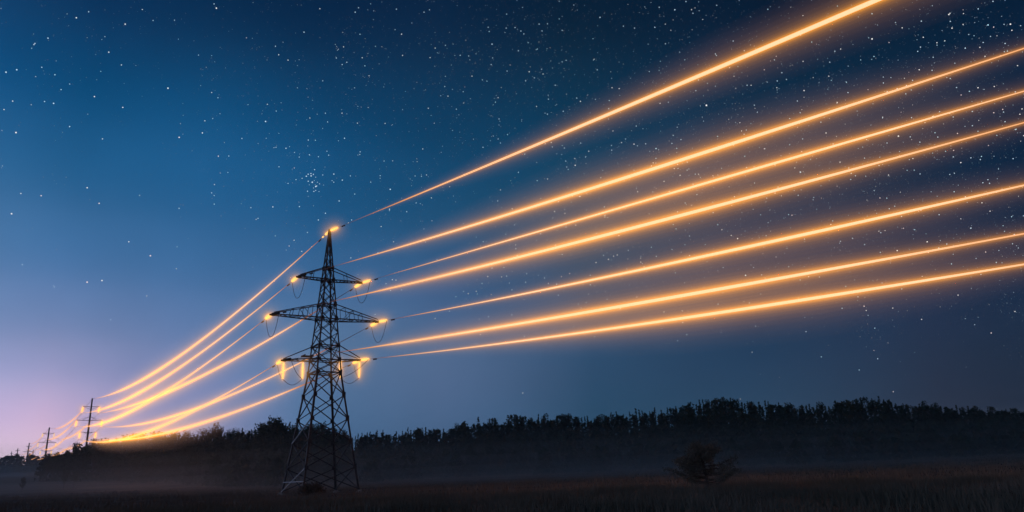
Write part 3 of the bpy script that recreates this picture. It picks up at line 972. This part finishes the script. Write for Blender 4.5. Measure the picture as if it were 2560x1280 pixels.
# ------------------------------------------------------------------ grass
def grass():
    rng = np.random.default_rng(42)
    M1 = pbr('dry_grass', (.24, .175, .12), .9, 0, (.10, (.13, .11, .07)))
    def patch(n, d0, d1, a0, a1, hgt, wid, name, label, mat, thr=None):
        u = rng.random(n)
        D = np.sqrt(d0 * d0 + (d1 * d1 - d0 * d0) * u); A = (a0 + (a1 - a0) * rng.random(n)) * D2R
        x = D * np.sin(A); y = D * np.cos(A)
        # tussocks
        cl = np.sin(x * .55 + 2 * np.sin(y * .21)) * np.sin(y * .47 + 1.7 * np.sin(x * .17)) + .35 * np.sin(x * 2.1 + y * 1.3)
        keep = rng.random(n) < np.clip(.45 + .55 * cl, .12, 1)
        x, y, cl = x[keep], y[keep], cl[keep]; n = len(x)
        z = np.array([ground_z(a, b) for a, b in zip(x, y)]) - .02
        h = hgt * (.45 + .9 * rng.random(n)) * (.8 + .35 * cl)
        w = wid * (.6 + .8 * rng.random(n)); th = rng.random(n) * 6.283
        ln = rng.normal(size=(n, 2)) * .22
        dx, dy = np.cos(th) * w / 2, np.sin(th) * w / 2
        P = np.stack([np.stack([x - dx, y - dy, z], 1), np.stack([x + dx, y + dy, z], 1),
                      np.stack([x + ln[:, 0] * h + dx * .2, y + ln[:, 1] * h + dy * .2, z + h], 1)], 1).reshape(-1, 3)
        m = n
        me = bpy.data.meshes.new(name)
        me.vertices.add(len(P)); me.vertices.foreach_set('co', P.astype(np.float32).ravel())
        me.loops.add(len(P)); me.loops.foreach_set('vertex_index', np.arange(len(P), dtype=np.int32))
        me.polygons.add(m); me.polygons.foreach_set('loop_start', np.arange(0, 3 * m, 3, dtype=np.int32)); me.polygons.foreach_set('loop_total', np.full(m, 3, dtype=np.int32))
        me.update(); me.validate(); me.materials.append(mat)
        o = bpy.data.objects.new(name, me); COL.objects.link(o); tag(o, label, 'grass', kind='stuff')
    patch(170000, 22, 66, -48, 50, .55, .05, 'tall_grass', 'tall dark grass in front of the field', M1)
    patch(150000, 60, 200, -45, 48, .5, .10, 'meadow_grass', 'low brown meadow grass of the misty field', pbr('meadow_grass', (.24, .175, .13), .9, 0, (.03, (.17, .13, .095))))


grass()


# ------------------------------------------------------------------ stars
def stars():
    rng = np.random.default_rng(2024)
    SR = 9000.0
    t = (1 + 5 ** .5) / 2
    ico = np.array([(-1, t, 0), (1, t, 0), (-1, -t, 0), (1, -t, 0), (0, -1, t), (0, 1, t), (0, -1, -t), (0, 1, -t), (t, 0, -1), (t, 0, 1), (-t, 0, -1), (-t, 0, 1)]) / math.sqrt(1 + t * t)
    icf = [(0, 11, 5), (0, 5, 1), (0, 1, 7), (0, 7, 10), (0, 10, 11), (1, 5, 9), (5, 11, 4), (11, 10, 2), (10, 7, 6), (7, 1, 8), (3, 9, 4), (3, 4, 2), (3, 2, 6), (3, 6, 8), (3, 8, 9), (4, 9, 5), (2, 4, 11), (6, 2, 10), (8, 6, 7), (9, 8, 1)]
    V = []; Fc = []; C = []
    def star(az_, tanel, r_, col, b):
        d = np.array([math.sin(az_ * D2R), math.cos(az_ * D2R), tanel]); d /= np.linalg.norm(d)
        c = d * SR; n = len(V) * 12
        V.append(c + ico * r_); Fc.extend([(a + n, b_ + n, c_ + n) for a, b_, c_ in icf])
        C.append(tuple(v * b for v in col))
    BL = (.64, .84, 1.0); WH = (1, .97, .95); PK = (1, .8, .8); CY = (.55, .85, 1.0)
    px = lambda x, y, r_, col, b: star(*azel(x, y), r_, col, b)
    # the brightest ones, as they stand in this sky (open cluster above the pylon first)
    for X, Y, s in ((537, 598, 10), (557, 577, 9), (586, 570, 9), (612, 578, 8), (588, 595, 11), (557, 652, 9), (600, 662, 12), (638, 708, 12), (648, 702, 8), (550, 758, 8), (617, 760, 8), (637, 750, 7), (655, 662, 6), (678, 680, 7), (720, 693, 5), (613, 724, 6), (622, 645, 5), (568, 690, 5), (672, 762, 6), (637, 608, 6), (625, 528, 8), (570, 370, 8), (666, 390, 7), (757, 332, 7), (712, 585, 7), (830, 575, 9), (921, 640, 9), (944, 193, 9), (320, 300, 9), (102, 14, 11), (463, 922, 9), (740, 993, 9), (887, 862, 9), (665, 1065, 9), (1432, 738, 11), (1020, 1065, 8), (180, 928, 8), (22, 1048, 8), (558, 212, 8), (245, 497, 7), (461, 394, 7), (830, 662, 7), (812, 645, 6), (1424, 950, 9), (548, 1198, 8)):
        px(640 + X / 4.267, 300 + Y / 4.267, s * .74, BL, .95)
    for x, y, s, c in ((1766, 263, 17, WH), (541, 20, 13, WH), (376, 639, 13, PK), (218, 705, 14, PK), (255, 701, 13, WH), (40, 331, 13, WH), (29, 534, 13, WH), (15, 180, 12, BL), (42, 174, 11, BL), (420, 220, 13, WH), (448, 343, 13, PK), (313, 60, 11, WH), (236, 241, 11, WH), (307, 268, 11, PK), (506, 332, 11, WH), (218, 469, 11, WH), (248, 508, 11, PK), (322, 604, 10, WH), (103, 489, 10, PK), (134, 258, 11, BL), (120, 95, 10, BL), (272, 130, 10, WH), (191, 44, 11, WH), (546, 390, 10, PK), (174, 316, 10, BL), (2180, 97, 13, WH), (2246, 340, 13, WH), (2001, 430, 14, BL), (2100, 405, 10, WH), (1864, 688, 14, BL), (2243, 626, 12, WH), (2318, 604, 11, WH), (2160, 765, 11, PK), (2427, 570, 11, BL), (1640, 371, 12, CY), (1585, 360, 10, WH), (1844, 596, 12, WH), (1828, 588, 9, WH), (1660, 453, 10, WH), (1700, 438, 10, WH), (1594, 479, 10, WH), (1500, 43, 11, BL), (1355, 77, 9, BL), (1323, 179, 10, WH), (1530, 219, 9, WH), (1687, 24, 11, BL), (1637, 68, 10, BL), (1451, 253, 10, WH), (1438, 413, 11, WH), (1378, 356, 9, WH), (2180, 34, 10, BL), (2372, 36, 11, WH), (2380, 70, 10, WH), (2470, 62, 11, CY), (2526, 60, 12, WH), (2298, 174, 10, WH), (2413, 120, 10, BL), (2120, 231, 9, BL), (2010, 226, 11, WH), (2093, 256, 10, WH), (1943, 202, 9, BL), (2065, 332, 10, WH), (2445, 219, 10, WH), (2402, 406, 10, WH), (2555, 272, 9, WH), (1490, 656, 9, WH), (1521, 648, 10, WH), (1534, 640, 9, WH), (1543, 637, 9, WH), (1602, 655, 9, WH), (1254, 692, 8, WH), (1228, 736, 8, PK), (984, 604, 8, WH), (965, 709, 8, BL), (981, 699, 9, WH), (990, 700, 8, WH), (1592, 742, 8, PK), (2478, 832, 9, PK), (2304, 798, 9, WH), (1851, 997, 8, PK), (2233, 979, 9, PK), (1307, 982, 9, WH), (1880, 880, 7, WH), (1088, 120, 9, WH), (1004, 85, 10, WH), (888, 30, 10, BL), (760, 80, 10, BL), (720, 150, 9, WH), (1120, 240, 9, WH), (1230, 110, 11, BL), (1180, 190, 9, WH), (1060, 30, 9, BL)):
        px(x, y, s * .62, c, .95)
    # the countless faint rest, thinning towards the glow at the horizon
    n = 0
    while n < 16000:
        x = rng.uniform(-500, 3100); y = rng.uniform(-700, 1080)
        dens = .15 + .65 * min(1, max(0, (x - 300) / 1100)) + .12 * math.sin(x * .006) * math.sin(y * .008 + 1)
        band = math.exp(-((y - (300 + .12 * (x - 1280))) / 420) ** 2)
        dens *= .35 + .75 * band
        if y > 620: dens *= max(.06, 1 - (y - 620) / 360)
        if x < 700 and y > 450: dens *= max(.08, 1 - (y - 450) / 420)
        if rng.random() > dens: continue
        # small knots of stars
        m = 1 if rng.random() < .92 else 2 + int(rng.random() * 4)
        for _ in range(m):
            xx, yy = (x, y) if m == 1 else (x + rng.normal() * 15, y + rng.normal() * 15)
            mag = rng.pareto(1.9)
            r_ = min(5.6, 1.85 + .85 * mag)
            b = min(.9, .22 + .2 * mag)
            c = BL if rng.random() < .55 else (WH if rng.random() < .45 else (CY if rng.random() < .75 else PK))
            px(xx, yy, r_, c, b * 1.0); n += 1
    V = np.concatenate(V)
    me = bpy.data.meshes.new('stars'); me.from_pydata([tuple(p) for p in V], [], Fc)
    ca = me.color_attributes.new('starlight', 'FLOAT_COLOR', 'POINT')
    cc = np.repeat(np.array([(*c, 1.0) for c in C]), 12, axis=0)
    ca.data.foreach_set('color', cc.ravel())
    m = bpy.data.materials.new('starlight'); m.use_nodes = True; t_ = m.node_tree; t_.nodes.clear()
    o_ = N(t_, 'ShaderNodeOutputMaterial'); e = N(t_, 'ShaderNodeEmission'); at = N(t_, 'ShaderNodeAttribute', attribute_name='starlight')
    t_.links.new(at.outputs['Color'], e.inputs['Color']); t_.links.new(e.outputs[0], o_.inputs['Surface'])
    m.cycles.emission_sampling = 'NONE'
    me.materials.append(m)
    o = bpy.data.objects.new('stars', me); COL.objects.link(o); tag(o, 'countless small white and blue stars across the night sky', 'stars', kind='stuff')


stars()

# ------------------------------------------------------------------ mist
def fog_material(name, dens, col, aniso=0.2):
    m = bpy.data.materials.new(name); m.use_nodes = True; t = m.node_tree; t.nodes.clear()
    o = N(t, 'ShaderNodeOutputMaterial'); v = N(t, 'ShaderNodeVolumePrincipled')
    v.inputs['Color'].default_value = (*col, 1); v.inputs['Density'].default_value = dens
    v.inputs['Anisotropy'].default_value = aniso
    t.links.new(v.outputs[0], o.inputs['Volume'])
    m.cycles.homogeneous_volume = True
    return m


def haze_box():
    mb = MB()
    x0, x1, y0, y1, z0, z1 = -2460, 2460, -2460, 2460, -4, 130
    v = [(x, y, z) for z in (z0, z1) for x, y in ((x0, y0), (x1, y0), (x1, y1), (x0, y1))]
    mb.add(v, [(0, 3, 2, 1), (4, 5, 6, 7), (0, 1, 5, 4), (1, 2, 6, 5), (2, 3, 7, 6), (3, 0, 4, 7)])
    o = mb.build('haze', fog_material('night_haze', .00015, (.85, .93, 1.0)))
    tag(o, kind='stuff')


haze_box()


def mist_bank(cx, cy, rx, ry, rz, rot, dens, label='low bank of pale mist lying over the dark field', col=(1.0, .93, .87)):
    """a bank of mist that thickens inwards and downwards: nested flattened domes"""
    mb = MB(); n = 48; m_ = 12; mats = []
    for q, (k, dk) in enumerate(((1.0, .30), (.80, .55), (.60, .9), (.42, 1.3), (.26, 1.8))):
        v = []; f = []
        kx = .55 + .45 * k
        for j in range(1, m_):
            ph = math.pi * j / m_ - math.pi / 2
            for i in range(n):
                th = 2 * math.pi * i / n
                x = math.cos(ph) * math.cos(th) * rx * kx; y = math.cos(ph) * math.sin(th) * ry * kx
                v.append((cx + x * math.cos(rot) - y * math.sin(rot), cy + x * math.sin(rot) + y * math.cos(rot), math.sin(ph) * rz * k))
        a = len(v); v.append((cx, cy, -rz * k)); v.append((cx, cy, rz * k))
        for j in range(m_ - 2):
            for i in range(n):
                f.append((j * n + i, j * n + (i + 1) % n, (j + 1) * n + (i + 1) % n, (j + 1) * n + i))
        for i in range(n):
            f.append((a, (i + 1) % n, i)); f.append((a + 1, (m_ - 2) * n + i, (m_ - 2) * n + (i + 1) % n))
        mb.add(v, f, q)
        mats.append(fog_material('ground_mist_%d' % q, dens * dk, col))
    o = mb.build('mist', mats)
    tag(o, label, 'mist', kind='stuff')


mist_bank(-60, 200, 360, 85, 17.0, .12, .00085, 'long low bank of pale mist in front of the wood')
mist_bank(90, 175, 260, 75, 12.0, -.08, .0010, 'low thin mist over the right side of the field')
mist_bank(-265, 375, 210, 110, 26.0, .95, .0011, 'bluish mist filling the valley below the far pylons', (.78, .95, 1.0))
